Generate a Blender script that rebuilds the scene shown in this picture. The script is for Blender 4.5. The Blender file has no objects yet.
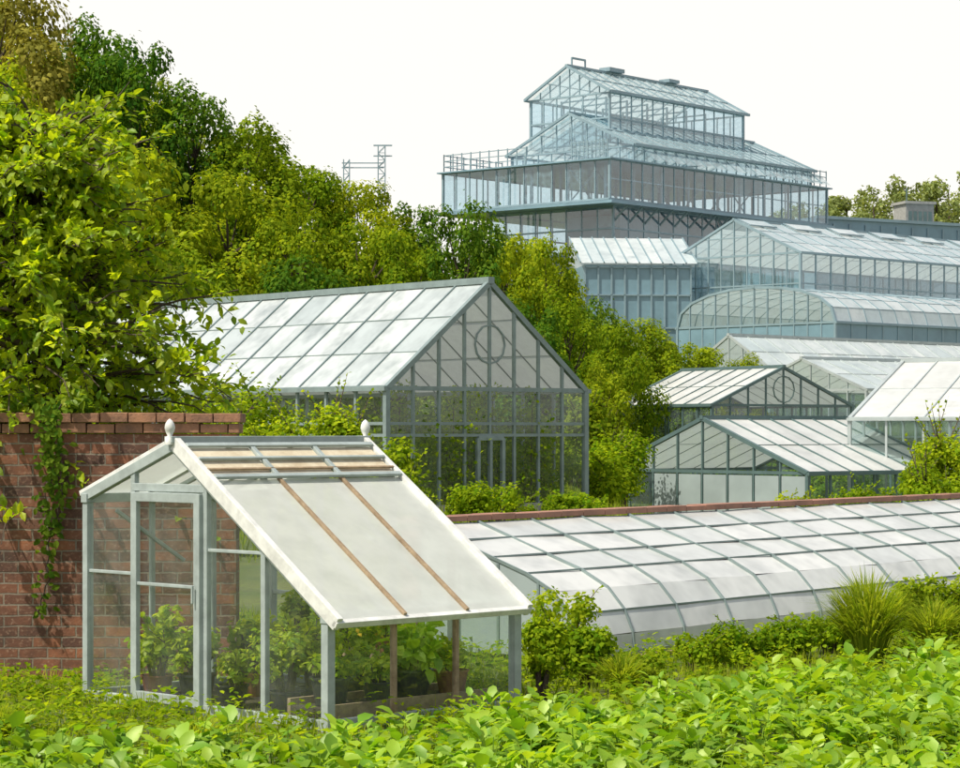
import bpy, math, random
import numpy as np
from mathutils import Vector
random.seed(7); rng=np.random.default_rng(11)
scene=bpy.context.scene
scene.view_settings.view_transform='Standard'; scene.view_settings.look='None'; scene.view_settings.exposure=0

# ------------------------------------------------------------------ materials
def newmat(name):
    m=bpy.data.materials.new(name); m.use_nodes=True
    nt=m.node_tree; nt.nodes.clear()
    out=nt.nodes.new('ShaderNodeOutputMaterial')
    return m,nt,out
def N(nt,t,**kw):
    n=nt.nodes.new(t)
    for k,v in kw.items(): setattr(n,k,v)
    return n
def mixc(nt,fac,a,b,bt='MIX'):
    n=nt.nodes.new('ShaderNodeMix'); n.data_type='RGBA'; n.blend_type=bt
    for sock,val in ((n.inputs[0],fac),(n.inputs[6],a),(n.inputs[7],b)):
        if isinstance(val,bpy.types.NodeSocket): nt.links.new(val,sock)
        elif isinstance(val,(int,float)): sock.default_value=val
        else: sock.default_value=(*val,1)
    return n.outputs[2]
def noise(nt,scale,detail=4,coord='Object',rough=.6,vec=None):
    tc=nt.nodes.new('ShaderNodeTexCoord'); n=nt.nodes.new('ShaderNodeTexNoise')
    n.inputs['Scale'].default_value=scale; n.inputs['Detail'].default_value=detail; n.inputs['Roughness'].default_value=rough
    nt.links.new(vec if vec else tc.outputs[coord],n.inputs['Vector'])
    return n.outputs['Fac']
def ramp(nt,fac,a,b):
    n=nt.nodes.new('ShaderNodeMapRange'); n.inputs[1].default_value=a; n.inputs[2].default_value=b
    nt.links.new(fac,n.inputs[0]); return n.outputs[0]
def leafmat(name,c1,c2,tr=.4,gl=.03,objvar=True,nscale=.45):
    m,nt,out=newmat(name)
    g=N(nt,'ShaderNodeNewGeometry')
    col=mixc(nt,g.outputs['Random Per Island'],c1,c2)
    nz=ramp(nt,noise(nt,nscale,0),.36,.60)
    col=mixc(nt,nz,mixc(nt,.45,col,tuple(x*.45 for x in c1)),col)
    if objvar:
        oi=N(nt,'ShaderNodeObjectInfo'); hs=N(nt,'ShaderNodeHueSaturation')
        mr=N(nt,'ShaderNodeMapRange'); mr.inputs[3].default_value=.484; mr.inputs[4].default_value=.516
        nt.links.new(oi.outputs['Random'],mr.inputs[0]); nt.links.new(mr.outputs[0],hs.inputs['Hue'])
        mr2=N(nt,'ShaderNodeMapRange'); mr2.inputs[3].default_value=1.2; mr2.inputs[4].default_value=.8
        nt.links.new(oi.outputs['Random'],mr2.inputs[0]); nt.links.new(mr2.outputs[0],hs.inputs['Value'])
        nt.links.new(col,hs.inputs['Color']); col=hs.outputs['Color']
    d=N(nt,'ShaderNodeBsdfDiffuse'); t=N(nt,'ShaderNodeBsdfTranslucent')
    nt.links.new(col,d.inputs['Color'])
    tcol=mixc(nt,1.0,col,(2.0,1.85,.7),'MULTIPLY'); nt.links.new(tcol,t.inputs['Color'])
    a=N(nt,'ShaderNodeMixShader'); a.inputs[0].default_value=tr
    nt.links.new(d.outputs[0],a.inputs[1]); nt.links.new(t.outputs[0],a.inputs[2]); res=a.outputs[0]
    if gl:
        gz=N(nt,'ShaderNodeBsdfGlossy'); gz.inputs['Roughness'].default_value=.5; gz.inputs['Color'].default_value=(.85,.95,.65,1)
        b=N(nt,'ShaderNodeMixShader'); b.inputs[0].default_value=gl
        nt.links.new(res,b.inputs[1]); nt.links.new(gz.outputs[0],b.inputs[2]); res=b.outputs[0]
    nt.links.new(res,out.inputs[0]); return m
def paint(name,c,rough=.5,metal=0,var=.25,nscale=3,bump=0.0,c2=None):
    m,nt,out=newmat(name); p=N(nt,'ShaderNodeBsdfPrincipled')
    nz=ramp(nt,noise(nt,nscale,4,rough=.7),.35,.7)
    c2=c2 or tuple(x*(1-var) for x in c)
    col=mixc(nt,nz,c,c2); nt.links.new(col,p.inputs['Base Color'])
    p.inputs['Roughness'].default_value=rough; p.inputs['Metallic'].default_value=metal
    if bump:
        b=N(nt,'ShaderNodeBump'); b.inputs['Strength'].default_value=bump; b.inputs['Distance'].default_value=.02
        nt.links.new(noise(nt,nscale*6,4),b.inputs['Height']); nt.links.new(b.outputs[0],p.inputs['Normal'])
    nt.links.new(p.outputs[0],out.inputs[0]); return m
def glass(name,tint=(.86,.93,.92),haze=.10,hazec=(.5,.6,.6),gloss=1.0):
    m,nt,out=newmat(name)
    tr=N(nt,'ShaderNodeBsdfTransparent'); tr.inputs[0].default_value=(*tint,1)
    df=N(nt,'ShaderNodeBsdfDiffuse'); df.inputs[0].default_value=(*hazec,1)
    g=N(nt,'ShaderNodeNewGeometry')
    gl=N(nt,'ShaderNodeBsdfGlossy'); gl.inputs['Roughness'].default_value=.03
    a=N(nt,'ShaderNodeMixShader')
    ad=N(nt,'ShaderNodeMath',operation='MULTIPLY_ADD'); ad.inputs[1].default_value=haze*1.2; ad.inputs[2].default_value=haze*.4
    nt.links.new(g.outputs['Random Per Island'],ad.inputs[0])
    nz=ramp(nt,noise(nt,2.2,2,rough=.7),.35,.75)
    md=N(nt,'ShaderNodeMath',operation='MULTIPLY_ADD'); md.inputs[1].default_value=1.3; md.inputs[2].default_value=.4; nt.links.new(nz,md.inputs[0])
    mm=N(nt,'ShaderNodeMath',operation='MULTIPLY'); nt.links.new(ad.outputs[0],mm.inputs[0]); nt.links.new(md.outputs[0],mm.inputs[1])
    nt.links.new(mm.outputs[0],a.inputs[0])
    nt.links.new(tr.outputs[0],a.inputs[1]); nt.links.new(df.outputs[0],a.inputs[2])
    lw=N(nt,'ShaderNodeLayerWeight'); lw.inputs[0].default_value=.5
    pw=N(nt,'ShaderNodeMath',operation='POWER'); pw.inputs[1].default_value=4; nt.links.new(lw.outputs['Facing'],pw.inputs[0])
    fm=N(nt,'ShaderNodeMath',operation='MULTIPLY_ADD'); fm.inputs[1].default_value=.85; fm.inputs[2].default_value=.06*gloss; fm.use_clamp=True; nt.links.new(pw.outputs[0],fm.inputs[0])
    b=N(nt,'ShaderNodeMixShader'); nt.links.new(fm.outputs[0],b.inputs[0])
    nt.links.new(a.outputs[0],b.inputs[1]); nt.links.new(gl.outputs[0],b.inputs[2])
    nt.links.new(b.outputs[0],out.inputs[0]); return m
def roofglass(name,c1=(.40,.44,.46),c2=(.56,.60,.62),rough=.3,nscale=.8,tl_=.3,dirt=.72,trans=0):
    m,nt,out=newmat(name)
    g=N(nt,'ShaderNodeNewGeometry'); col=mixc(nt,g.outputs['Random Per Island'],c1,c2)
    nz=ramp(nt,noise(nt,nscale,3,rough=.75),.42,.75)
    col=mixc(nt,nz,col,tuple(x*dirt for x in c1))
    p=N(nt,'ShaderNodeBsdfPrincipled'); nt.links.new(col,p.inputs['Base Color']); p.inputs['Roughness'].default_value=rough
    tl=N(nt,'ShaderNodeBsdfTranslucent'); tl.inputs[0].default_value=(.88,.9,.86,1)
    a=N(nt,'ShaderNodeMixShader'); a.inputs[0].default_value=tl_; nt.links.new(p.outputs[0],a.inputs[1]); nt.links.new(tl.outputs[0],a.inputs[2])
    res=a.outputs[0]
    if trans:
        t=N(nt,'ShaderNodeBsdfTransparent'); t.inputs[0].default_value=(.9,.96,.95,1)
        b=N(nt,'ShaderNodeMixShader'); b.inputs[0].default_value=trans; nt.links.new(res,b.inputs[1]); nt.links.new(t.outputs[0],b.inputs[2]); res=b.outputs[0]
    nt.links.new(res,out.inputs[0]); return m
def brickmat(name):
    m,nt,out=newmat(name); tc=N(nt,'ShaderNodeTexCoord'); sp=N(nt,'ShaderNodeSeparateXYZ'); cb=N(nt,'ShaderNodeCombineXYZ')
    nt.links.new(tc.outputs['Object'],sp.inputs[0]); ad=N(nt,'ShaderNodeMath',operation='ADD')
    nt.links.new(sp.outputs[0],ad.inputs[0]); nt.links.new(sp.outputs[1],ad.inputs[1])
    nt.links.new(ad.outputs[0],cb.inputs[0]); nt.links.new(sp.outputs[2],cb.inputs[1])
    wn=N(nt,'ShaderNodeTexNoise'); wn.inputs['Scale'].default_value=7; nt.links.new(cb.outputs[0],wn.inputs['Vector'])
    vm=N(nt,'ShaderNodeVectorMath',operation='MULTIPLY_ADD'); vm.inputs[1].default_value=(.022,.022,0)
    nt.links.new(wn.outputs['Color'],vm.inputs[0]); nt.links.new(cb.outputs[0],vm.inputs[2])
    bk=N(nt,'ShaderNodeTexBrick'); bk.inputs['Scale'].default_value=1; bk.inputs['Brick Width'].default_value=.29
    bk.inputs['Row Height'].default_value=.108; bk.inputs['Mortar Size'].default_value=.010; bk.inputs['Mortar Smooth'].default_value=.35
    bk.inputs['Bias'].default_value=-.1
    bk.inputs['Color1'].default_value=(.31,.12,.06,1); bk.inputs['Color2'].default_value=(.075,.04,.032,1); bk.inputs['Mortar'].default_value=(.25,.21,.16,1)
    nt.links.new(vm.outputs[0],bk.inputs['Vector'])
    nz=ramp(nt,noise(nt,1.8,6,rough=.75,vec=cb.outputs[0]),.40,.64)
    col=mixc(nt,nz,bk.outputs['Color'],mixc(nt,.65,bk.outputs['Color'],(.03,.025,.02)))
    nz2=ramp(nt,noise(nt,22,3,vec=cb.outputs[0]),.54,.8)
    col=mixc(nt,nz2,col,(.34,.22,.15))
    p=N(nt,'ShaderNodeBsdfPrincipled'); p.inputs['Roughness'].default_value=.9; nt.links.new(col,p.inputs['Base Color'])
    bp=N(nt,'ShaderNodeBump'); bp.inputs['Strength'].default_value=.9; bp.inputs['Distance'].default_value=.018; bp.invert=True
    nt.links.new(bk.outputs['Fac'],bp.inputs['Height'])
    b2=N(nt,'ShaderNodeBump'); b2.inputs['Strength'].default_value=.6; b2.inputs['Distance'].default_value=.008
    nt.links.new(noise(nt,40,4),b2.inputs['Height']); nt.links.new(bp.outputs[0],b2.inputs['Normal'])
    nt.links.new(b2.outputs[0],p.inputs['Normal']); nt.links.new(p.outputs[0],out.inputs[0]); return m

M={}
M['leaf_hill']=leafmat('leaf_hill',(.10,.19,.010),(.36,.43,.022),.47,0)
M['leaf_dark']=leafmat('leaf_dark',(.045,.13,.014),(.17,.27,.025),.42,0)
M['leaf_olive']=leafmat('leaf_olive',(.15,.16,.03),(.30,.29,.05),.35,0)
M['leaf_near']=leafmat('leaf_near',(.14,.27,.008),(.47,.54,.02),.55,.03,False,1.2)
M['leaf_crop']=leafmat('leaf_crop',(.14,.31,.012),(.39,.54,.03),.43,.06,False,1.5)
M['leaf_bush']=leafmat('leaf_bush',(.11,.22,.010),(.37,.46,.02),.46,0,True,1.2)
M['leaf_far']=leafmat('leaf_far',(.17,.23,.08),(.30,.35,.12),.3,0)  # paler, greyer greens: distance haze put into the leaf colour
M['grass']=leafmat('grass_blade',(.16,.27,.015),(.43,.48,.05),.45,0,False,.8)
M['bark']=paint('bark',(.09,.065,.045),.9,0,.5,6,.6)
M['brick']=brickmat('red_brick')
M['copebrick']=paint('cope_brick',(.36,.18,.10),.9,0,.4,3.5,.6,(.12,.07,.05))
M['terra']=paint('terracotta',(.38,.19,.13),.8,0,.4,2,.3,(.22,.12,.09))
M['white']=paint('white_paint',(.76,.77,.74),.4,0,.3,6)
M['frame']=paint('frame_grey_green',(.37,.43,.42),.4,0,.3,5)
M['frame_big']=paint('frame_glasshouse',(.24,.31,.31),.4,.1,.3,2)
M['frame_lt']=paint('frame_pale',(.46,.52,.52),.4,.1,.25,1)
M['frame_dk']=paint('frame_teal',(.12,.19,.19),.45,.1,.3,1)
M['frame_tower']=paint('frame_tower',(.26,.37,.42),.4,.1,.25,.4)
M['wood']=paint('weathered_wood',(.36,.27,.17),.8,0,.45,9,.3,(.20,.14,.085))
M['board']=paint('beige_board',(.62,.56,.42),.75,0,.35,5,.2,(.44,.36,.24))
M['panel']=paint('teal_panel',(.20,.33,.40),.3,0,.3,.3)
M['panel_lt']=paint('pale_panel',(.36,.43,.44),.5,0,.25,.3)
M['pot']=paint('plastic_pot',(.03,.03,.032),.5,0,.3,6)
M['clay']=paint('clay_pot',(.30,.13,.07),.8,0,.3,6)
M['soil']=paint('soil',(.06,.045,.03),.95,0,.5,6,.8)
M['concrete']=paint('concrete',(.36,.36,.34),.85,0,.35,3,.3)
M['flower']=paint('yellow_flower',(.8,.55,.02),.6)
M['glass']=glass('clear_glass',(.93,.965,.955),.04,(.6,.68,.66),1.1)
M['glass_mid']=glass('greenhouse_glass',(.82,.91,.92),.07,(.48,.62,.66),1.4)
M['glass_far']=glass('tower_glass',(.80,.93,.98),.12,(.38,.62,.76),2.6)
M['roof_white']=roofglass('whitened_glass',(.70,.72,.71),(.84,.85,.84),.25,.8,.25,.82)
M['roof_small']=roofglass('cold_frame_glass',(.86,.89,.85),(.92,.94,.90),.22,2.5,.38,.86,.16)
M['roof_mid']=roofglass('grey_roof_glass',(.50,.57,.59),(.76,.80,.81),.2,.8,.25,.70)
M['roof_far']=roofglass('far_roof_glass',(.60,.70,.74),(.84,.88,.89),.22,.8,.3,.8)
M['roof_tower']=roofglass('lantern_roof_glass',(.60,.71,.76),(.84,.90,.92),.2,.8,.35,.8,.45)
M['barrel']=roofglass('tunnel_glass',(.66,.69,.68),(.82,.83,.81),.16,1.2,.15,.76)

def groundmat():
    m,nt,out=newmat('grass_ground'); p=N(nt,'ShaderNodeBsdfPrincipled'); p.inputs['Roughness'].default_value=1
    a=ramp(nt,noise(nt,.35,4),.4,.65); b=ramp(nt,noise(nt,7,4,rough=.8),.35,.7)
    c=mixc(nt,a,(.08,.13,.02),(.15,.18,.03)); c=mixc(nt,b,c,(.05,.045,.025))
    nt.links.new(c,p.inputs['Base Color']); nt.links.new(p.outputs[0],out.inputs[0]); return m
M['ground']=groundmat()

# ------------------------------------------------------------------ mesh helpers
def link(o): scene.collection.objects.link(o); return o
def empty(name,loc=(0,0,0),ang=0):
    o=bpy.data.objects.new(name,None); o.location=loc; o.rotation_euler=(0,0,ang); o.empty_display_size=.5; return link(o)
class MB:
    def __init__(s): s.v=[]; s.f=[]; s.m=[]
    def poly(s,pts,m=0):
        i=len(s.v); s.v+= [tuple(p) for p in pts]; s.f.append(tuple(range(i,i+len(pts)))); s.m.append(m)
    def beam(s,p,q,w,h=None,m=0,up=(0,0,1)):
        h=h or w; p=Vector(p); q=Vector(q); d=(q-p)
        if d.length<1e-5: return
        d.normalize(); u=Vector(up)
        if abs(d.dot(u))>.97: u=Vector((0,1,0))
        x=d.cross(u).normalized(); z=x.cross(d)
        i=len(s.v)
        for e in (p,q):
            for a,b in ((-1,-1),(1,-1),(1,1),(-1,1)): s.v.append(tuple(e+x*(a*w/2)+z*(b*h/2)))
        for f in ((0,1,2,3),(7,6,5,4),(0,4,5,1),(1,5,6,2),(2,6,7,3),(3,7,4,0)): s.f.append(tuple(i+k for k in f)); s.m.append(m)
    def box(s,a,b,m=0):
        x0,y0,z0=a; x1,y1,z1=b; i=len(s.v)
        s.v+=[(x0,y0,z0),(x1,y0,z0),(x1,y1,z0),(x0,y1,z0),(x0,y0,z1),(x1,y0,z1),(x1,y1,z1),(x0,y1,z1)]
        for f in ((0,3,2,1),(4,5,6,7),(0,1,5,4),(1,2,6,5),(2,3,7,6),(3,0,4,7)): s.f.append(tuple(i+k for k in f)); s.m.append(m)
    def lathe(s,c,prof,n=20,m=0):
        i=len(s.v)
        for r,z in prof:
            for k in range(n):
                a=2*math.pi*k/n; s.v.append((c[0]+r*math.cos(a),c[1]+r*math.sin(a),c[2]+z))
        for j in range(len(prof)-1):
            for k in range(n):
                s.f.append((i+j*n+k,i+j*n+(k+1)%n,i+(j+1)*n+(k+1)%n,i+(j+1)*n+k)); s.m.append(m)
    def obj(s,name,mats,parent=None,bevel=0,smooth=False):
        me=bpy.data.meshes.new(name); me.from_pydata(s.v,[],s.f)
        for mt in (mats if isinstance(mats,(list,tuple)) else [mats]): me.materials.append(M[mt])
        me.polygons.foreach_set('material_index',s.m)
        if smooth: me.polygons.foreach_set('use_smooth',[True]*len(s.f))
        me.update(); o=bpy.data.objects.new(name,me); link(o)
        if parent: o.parent=parent
        if bevel:
            b=o.modifiers.new('bevel','BEVEL'); b.width=bevel; b.segments=2; b.limit_method='ANGLE'
        return o
class TA:
    def __init__(s): s.V=[]; s.T=[]; s.Mi=[]; s.n=0
    def add(s,V,T,m=0):
        V=np.asarray(V,float).reshape(-1,3); T=np.asarray(T,int).reshape(-1,3)
        s.V.append(V); s.T.append(T+s.n); s.Mi.append(np.full(len(T),m)); s.n+=len(V)
    def mesh(s,name,mats,smooth=False):
        V=np.concatenate(s.V); T=np.concatenate(s.T); Mi=np.concatenate(s.Mi).astype(np.int32)
        me=bpy.data.meshes.new(name); me.vertices.add(len(V)); me.vertices.foreach_set('co',V.astype(np.float32).ravel())
        me.loops.add(len(T)*3); me.loops.foreach_set('vertex_index',T.astype(np.int32).ravel())
        me.polygons.add(len(T)); me.polygons.foreach_set('loop_start',np.arange(0,len(T)*3,3,dtype=np.int32))
        for mt in mats: me.materials.append(M[mt])
        me.polygons.foreach_set('material_index',Mi)
        me.polygons.foreach_set('use_smooth',np.full(len(T),smooth))
        me.update(calc_edges=True); me.validate(); return me
    def obj(s,name,mats,smooth=False,parent=None):
        o=bpy.data.objects.new(name,s.mesh(name,mats,smooth)); link(o)
        if parent: o.parent=parent
        return o
    def tube(s,pts,rad,seg=6,m=0):
        pts=np.asarray(pts,float); V=[]
        for i,p in enumerate(pts):
            d=pts[min(i+1,len(pts)-1)]-pts[max(i-1,0)]; d/=np.linalg.norm(d)+1e-9
            a=np.cross(d,[.3,1,.1]); a/=np.linalg.norm(a)+1e-9; b=np.cross(d,a)
            for k in range(seg):
                t=2*math.pi*k/seg; V.append(p+rad[i]*(a*math.cos(t)+b*math.sin(t)))
        T=[]
        for i in range(len(pts)-1):
            for k in range(seg):
                A=i*seg+k;B=i*seg+(k+1)%seg;C=A+seg;D=B+seg; T+= [(A,B,D),(A,D,C)]
        s.add(V,T,m)
def unit(a): return a/(np.linalg.norm(a,axis=-1,keepdims=True)+1e-9)
LEAF_V=np.array([(0,0,0),(-.30,.35,.07),(0,.38,0),(.30,.35,.07),(-.22,.72,.03),(0,.74,-.04),(.22,.72,.03),(0,1,-.14)],float)
LEAF_T=np.array([(0,2,1),(0,3,2),(1,2,5),(1,5,4),(2,3,6),(2,6,5),(4,5,7),(5,6,7)])
RH_V=np.array([(0,0,0),(-.38,.5,.08),(.38,.5,.08),(0,1,-.06)],float); RH_T=np.array([(0,2,1),(1,2,3)])
BL_V=np.array([(-.5,0,0),(.5,0,0),(-.35,.5,.0),(.35,.5,.0),(0,1,0)],float); BL_T=np.array([(0,1,3),(0,3,2),(2,3,4)])
def scatter(ta,pos,dr,nr,size,tv=RH_V,tt=RH_T,m=0,width=None):
    dr=unit(dr); x=unit(np.cross(dr,nr)); z=np.cross(x,dr); n=len(pos)
    size=np.broadcast_to(np.asarray(size,float),(n,))[:,None,None]
    w=size if width is None else np.broadcast_to(np.asarray(width,float),(n,))[:,None,None]
    V=pos[:,None,:]+w*tv[None,:,0:1]*x[:,None,:]+size*(tv[None,:,1:2]*dr[:,None,:]+tv[None,:,2:3]*z[:,None,:])
    k=len(tv); T=tt[None]+(np.arange(n)*k)[:,None,None]
    ta.add(V.reshape(-1,3),T.reshape(-1,3),m)
def sph(n): return unit(rng.normal(size=(n,3)))

def sstep(t): t=np.clip(t,0,1); return t*t*(3-2*t)
def H(X,Y):
    X=np.asarray(X,float);Y=np.asarray(Y,float)
    w=1-sstep((X+20)/28)
    z=sstep((Y-96)/44)*(2.5+9*w)+sstep((Y-135)/60)*7+sstep((Y-220)/130)*9
    z=z-.9*sstep((X-3.6)/3)*sstep((Y-45)/10)*(1-sstep((Y-105)/20))
    z=z+.25*np.sin(X*.13+1)*np.sin(Y*.11)*sstep((Y-95)/30)
    return z
def axis(parts):
    a=[]
    for s0,s1,st in parts: a+=list(np.arange(s0,s1,st))
    return np.array(a+[parts[-1][1]])
xs=axis([(-2500,-300,200),(-300,-60,12),(-60,80,1.5),(80,300,12),(300,2500,200)])
ys=axis([(-300,-20,40),(-20,260,1.5),(260,600,10),(600,4000,200)])
XX,YY=np.meshgrid(xs,ys); ZZ=H(XX,YY)
ta=TA(); nx=len(xs); V=np.stack([XX,YY,ZZ],-1).reshape(-1,3)
I=(np.arange(len(ys)-1)[:,None]*nx+np.arange(nx-1)[None]).ravel()
T=np.concatenate([np.stack([I,I+1,I+nx+1],1),np.stack([I,I+nx+1,I+nx],1)])
ta.add(V,T); ta.obj('ground',['ground'],True)

# ------------------------------------------------------------------ trees
def tree_mesh(name,mat,seed,n=9000,leaf=.30,lobes=20,hgt=10.,wid=7.,low=.22):
    global rng; rng=np.random.default_rng(seed)
    ta=TA(); top=hgt*.8
    ph=rng.uniform(0,6.28); trunk=[(0,0,-.6)]+[(.25*math.sin(ph+i*.8),.25*math.cos(ph+i*.6),top*i/6) for i in range(1,7)]
    ta.tube(trunk,[.26,.22,.19,.15,.11,.07,.03],7,1)
    C=[];R=[]
    for i in range(lobes):
        f=(i+.5)/lobes; z=hgt*(low+(.93-low)*f)
        prof=math.sin(math.pi*min(.98,(.18+.74*f)))**.7
        a=i*2.4+rng.uniform(-.5,.5); r=wid*.5*prof*rng.uniform(.5,.85)
        C.append((r*math.cos(a),r*math.sin(a),z+rng.uniform(-.4,.4))); R.append(rng.uniform(.13,.23)*wid*(.65+.5*prof)*.9)
    C=np.array(C);R=np.array(R)
    for i in range(0,lobes):
        c=C[i]; st=np.array(trunk[1+int(np.clip(c[2]/top*5-1,0,4))]); mid=(st+c)/2+np.array([0,0,-.25])
        ta.tube([st,mid,c],[.09,.06,.02],5,1)
    k=rng.choice(lobes,n,p=R**2/np.sum(R**2)); d=sph(n); d[:,2]*=.75; d[:,2]+=.12
    sub=sph(lobes*9).reshape(lobes,9,3)
    rad=R[k]*rng.uniform(.55,1.0,n)**.6
    bump=np.max(np.einsum('nj,nkj->nk',unit(d),sub[k]),1); rad=rad*(.62+.52*bump**3)
    stray=rng.random(n)<.08; rad[stray]*=rng.uniform(1.05,1.35,stray.sum())
    pos=C[k]+d*rad[:,None]
    nr=unit(unit(d)+np.array([0,0,.6])+.6*sph(n)); dr=unit(np.cross(nr,sph(n)))
    scatter(ta,pos,dr,nr,leaf*rng.uniform(.6,1.3,n))
    return ta.mesh(name,[mat,'bark'])
hill=[tree_mesh('tree_mesh',m,s,n,lf,lb,10,w,lo) for m,s,n,lf,lb,w,lo in
  [('leaf_hill',1,13000,.26,24,7.5,.12),('leaf_hill',2,13000,.24,30,7,.10),('leaf_hill',3,12000,.27,22,8,.14),('leaf_hill',6,14000,.23,36,7,.1)]]
dark=[tree_mesh('tree_mesh',m,s,n,lf,lb,10,w,lo) for m,s,n,lf,lb,w,lo in
  [('leaf_dark',4,14000,.25,28,7.5,.1),('leaf_dark',5,13000,.26,30,7,.12)]]
olive=tree_mesh('tree_mesh','leaf_olive',8,14000,.22,34,10,8,.15)
def tree(X,Y,ztop,w,me,name='broadleaf_tree'):
    g=float(H(X,Y)); o=bpy.data.objects.new(name,me); o.location=(X,Y,g-.1)
    o.scale=(w/7,w/7,(ztop-g)/10); o.rotation_euler=(0,0,random.uniform(0,6.28)); link(o)
for X,Y,zt,w,k in [
 (-26,128,27.5,9,'o'),(-21.6,134,25.6,6.5,'d'),(-18.6,130,23.8,6.5,'d'),(-15.6,130,21.4,6,'d'),(-12.6,130,19.5,6,1),(-9.4,131,17.4,5.5,0),(-6.2,131,16,5,2),(-3.6,133,15.0,4.5,'d'),
 (-23.5,116,21,7,0),(-19.6,112,17.2,6,3),(-15.8,112,15.6,6.2,1),(-12.0,113,14.6,6,2),(-8.6,112,13.4,5.6,3),(-5.6,113,12.9,5.2,0),(-3.2,110,11.8,4.6,1),
 (-.7,110,13.1,5.0,'d'),(1.3,118,12.6,4.6,0),(3.3,113,11.6,4.2,1),(5.1,112,8.8,3.6,'d'),(3.9,104,8.6,4.0,3),(7.4,118,8.0,4.2,2),(10.6,121,7.2,4.0,0),(5.0,97,5.4,2.6,1),(2.2,99,7.8,4,'d'),(13.4,123,6.4,3.6,3),
 (-28,105,17,7,1),(-22,100,13.0,6,2),(-17,99,11.5,6,0),(-12,100,10.4,5.5,1),(-7.5,99,9.8,5.5,'d'),(-3.4,99,9,5,0),(6.2,107,7.2,3.4,2),(9,117,7.0,3.6,1),
 (-30,140,29,9,2),(-25,145,26,8,0),(0,135,13.8,5,1),(3,136,13.2,5,2),(-19,142,23.5,7,1),(-13,142,20,7,2)]:
    me=olive if k=='o' else (dark[random.randint(0,1)] if k=='d' else hill[k])
    tree(X,Y,zt,w,me)
def tree_mass(name,mat,pts,n,leaf,seed):
    global rng; rng=np.random.default_rng(seed); ta=TA()
    for (X,Y,zt,w) in pts:
        g=float(H(X,Y)); hh=zt-g
        ta.tube([(X,Y,g-.5),(X+.2,Y,g+hh*.5),(X,Y,g+hh*.8)],[.35,.25,.08],6,1)
        L=14; C=np.stack([X+w*.33*rng.normal(size=L)*.8,Y+w*.3*rng.normal(size=L),g+hh*rng.uniform(.25,.85,L)],1); R=w*rng.uniform(.16,.28,L)
        k=rng.integers(0,L,n); d=sph(n); pos=C[k]+d*(R[k]*rng.uniform(.5,1.05,n))[:,None]
        pos[:,2]=np.minimum(pos[:,2],zt+rng.normal(size=n)*.3)
        nr=unit(d+.9*sph(n)); dr=np.cross(nr,sph(n)); scatter(ta,pos,dr,nr,leaf*rng.uniform(.6,1.3,n))
    return ta.obj(name,[mat,'bark'])
pts=[]
for X,Y,zt in [(45,310,36.5),(48.5,318,37.2),(52,322,36.5),(55,315,38),(58,315,37.4),(60.5,310,37.5),(63,300,40),(66,296,42),(70,300,41),(42,330,34),(75,310,38),(52,300,31),(58,296,31),(64,288,33),(48,296,30),(57,300,36),(50,305,34.5)]:
    pts.append((X,Y,zt,7.0))
tree_mass('distant_tree_belt','leaf_far',pts,3000,.5,21)

# ------------------------------------------------------------------ bushes / plants
def bush(name,X,Y,hgt,w,mat='leaf_bush',n=2500,leaf=.12,seed=0,z0=None,tv=RH_V,tt=RH_T,parent=None,flowers=0):
    global rng; rng=np.random.default_rng(seed+100); ta=TA(); g=float(H(X,Y)) if z0 is None else z0
    L=max(5,int(9*w/hgt)); a=rng.uniform(0,6.28,L); r=w*.36*np.sqrt(rng.random(L))
    C=np.stack([r*np.cos(a),r*np.sin(a),hgt*rng.uniform(.25,.74,L)],1); R=np.minimum(w,hgt)*rng.uniform(.2,.32,L)
    for i in range(L): ta.tube([(C[i,0]*.2,C[i,1]*.2,-.1),(C[i,0]*.6,C[i,1]*.6,C[i,2]*.5),C[i]],[.03*hgt,.02*hgt,.008],4,1)
    k=rng.integers(0,L,n); d=sph(n); pos=C[k]+d*(R[k]*rng.uniform(.4,1.15,n))[:,None]; pos[:,2]=np.abs(pos[:,2])
    nr=unit(d+np.array([0,0,.6])+.7*sph(n)); dr=unit(np.cross(nr,sph(n))+np.array([0,0,.1]))
    scatter(ta,pos,dr,nr,leaf*rng.uniform(.6,1.35,n),tv,tt)
    ns=int(8*w); a=rng.uniform(0,6.28,ns)
    for i in range(ns):
        c=C[rng.integers(0,L)]; e=c+np.array([math.cos(a[i])*.3*w,math.sin(a[i])*.3*w,hgt*rng.uniform(.15,.4)])
        t=np.linspace(.2,1,12)[:,None]; p=c+(e-c)*t; scatter(ta,p,unit(e-c)+.9*sph(12),sph(12)+np.array([0,0,1]),leaf*1.0,tv,tt)
        ta.tube([c,e],[.01*hgt,.003],3,1)
    mats=[mat,'bark']
    if flowers:
        mats.append('flower'); p=C[rng.integers(0,L,flowers)]+sph(flowers)*.16; p[:,2]=np.abs(p[:,2])+.08
        for q in range(6): scatter(ta,p,sph(flowers),np.tile([0,-.5,1.],(flowers,1)),.05,RH_V,RH_T,2)
    o=ta.obj(name,mats,False); o.location=(X,Y,g)
    if parent: o.parent=parent
    return o
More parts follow.
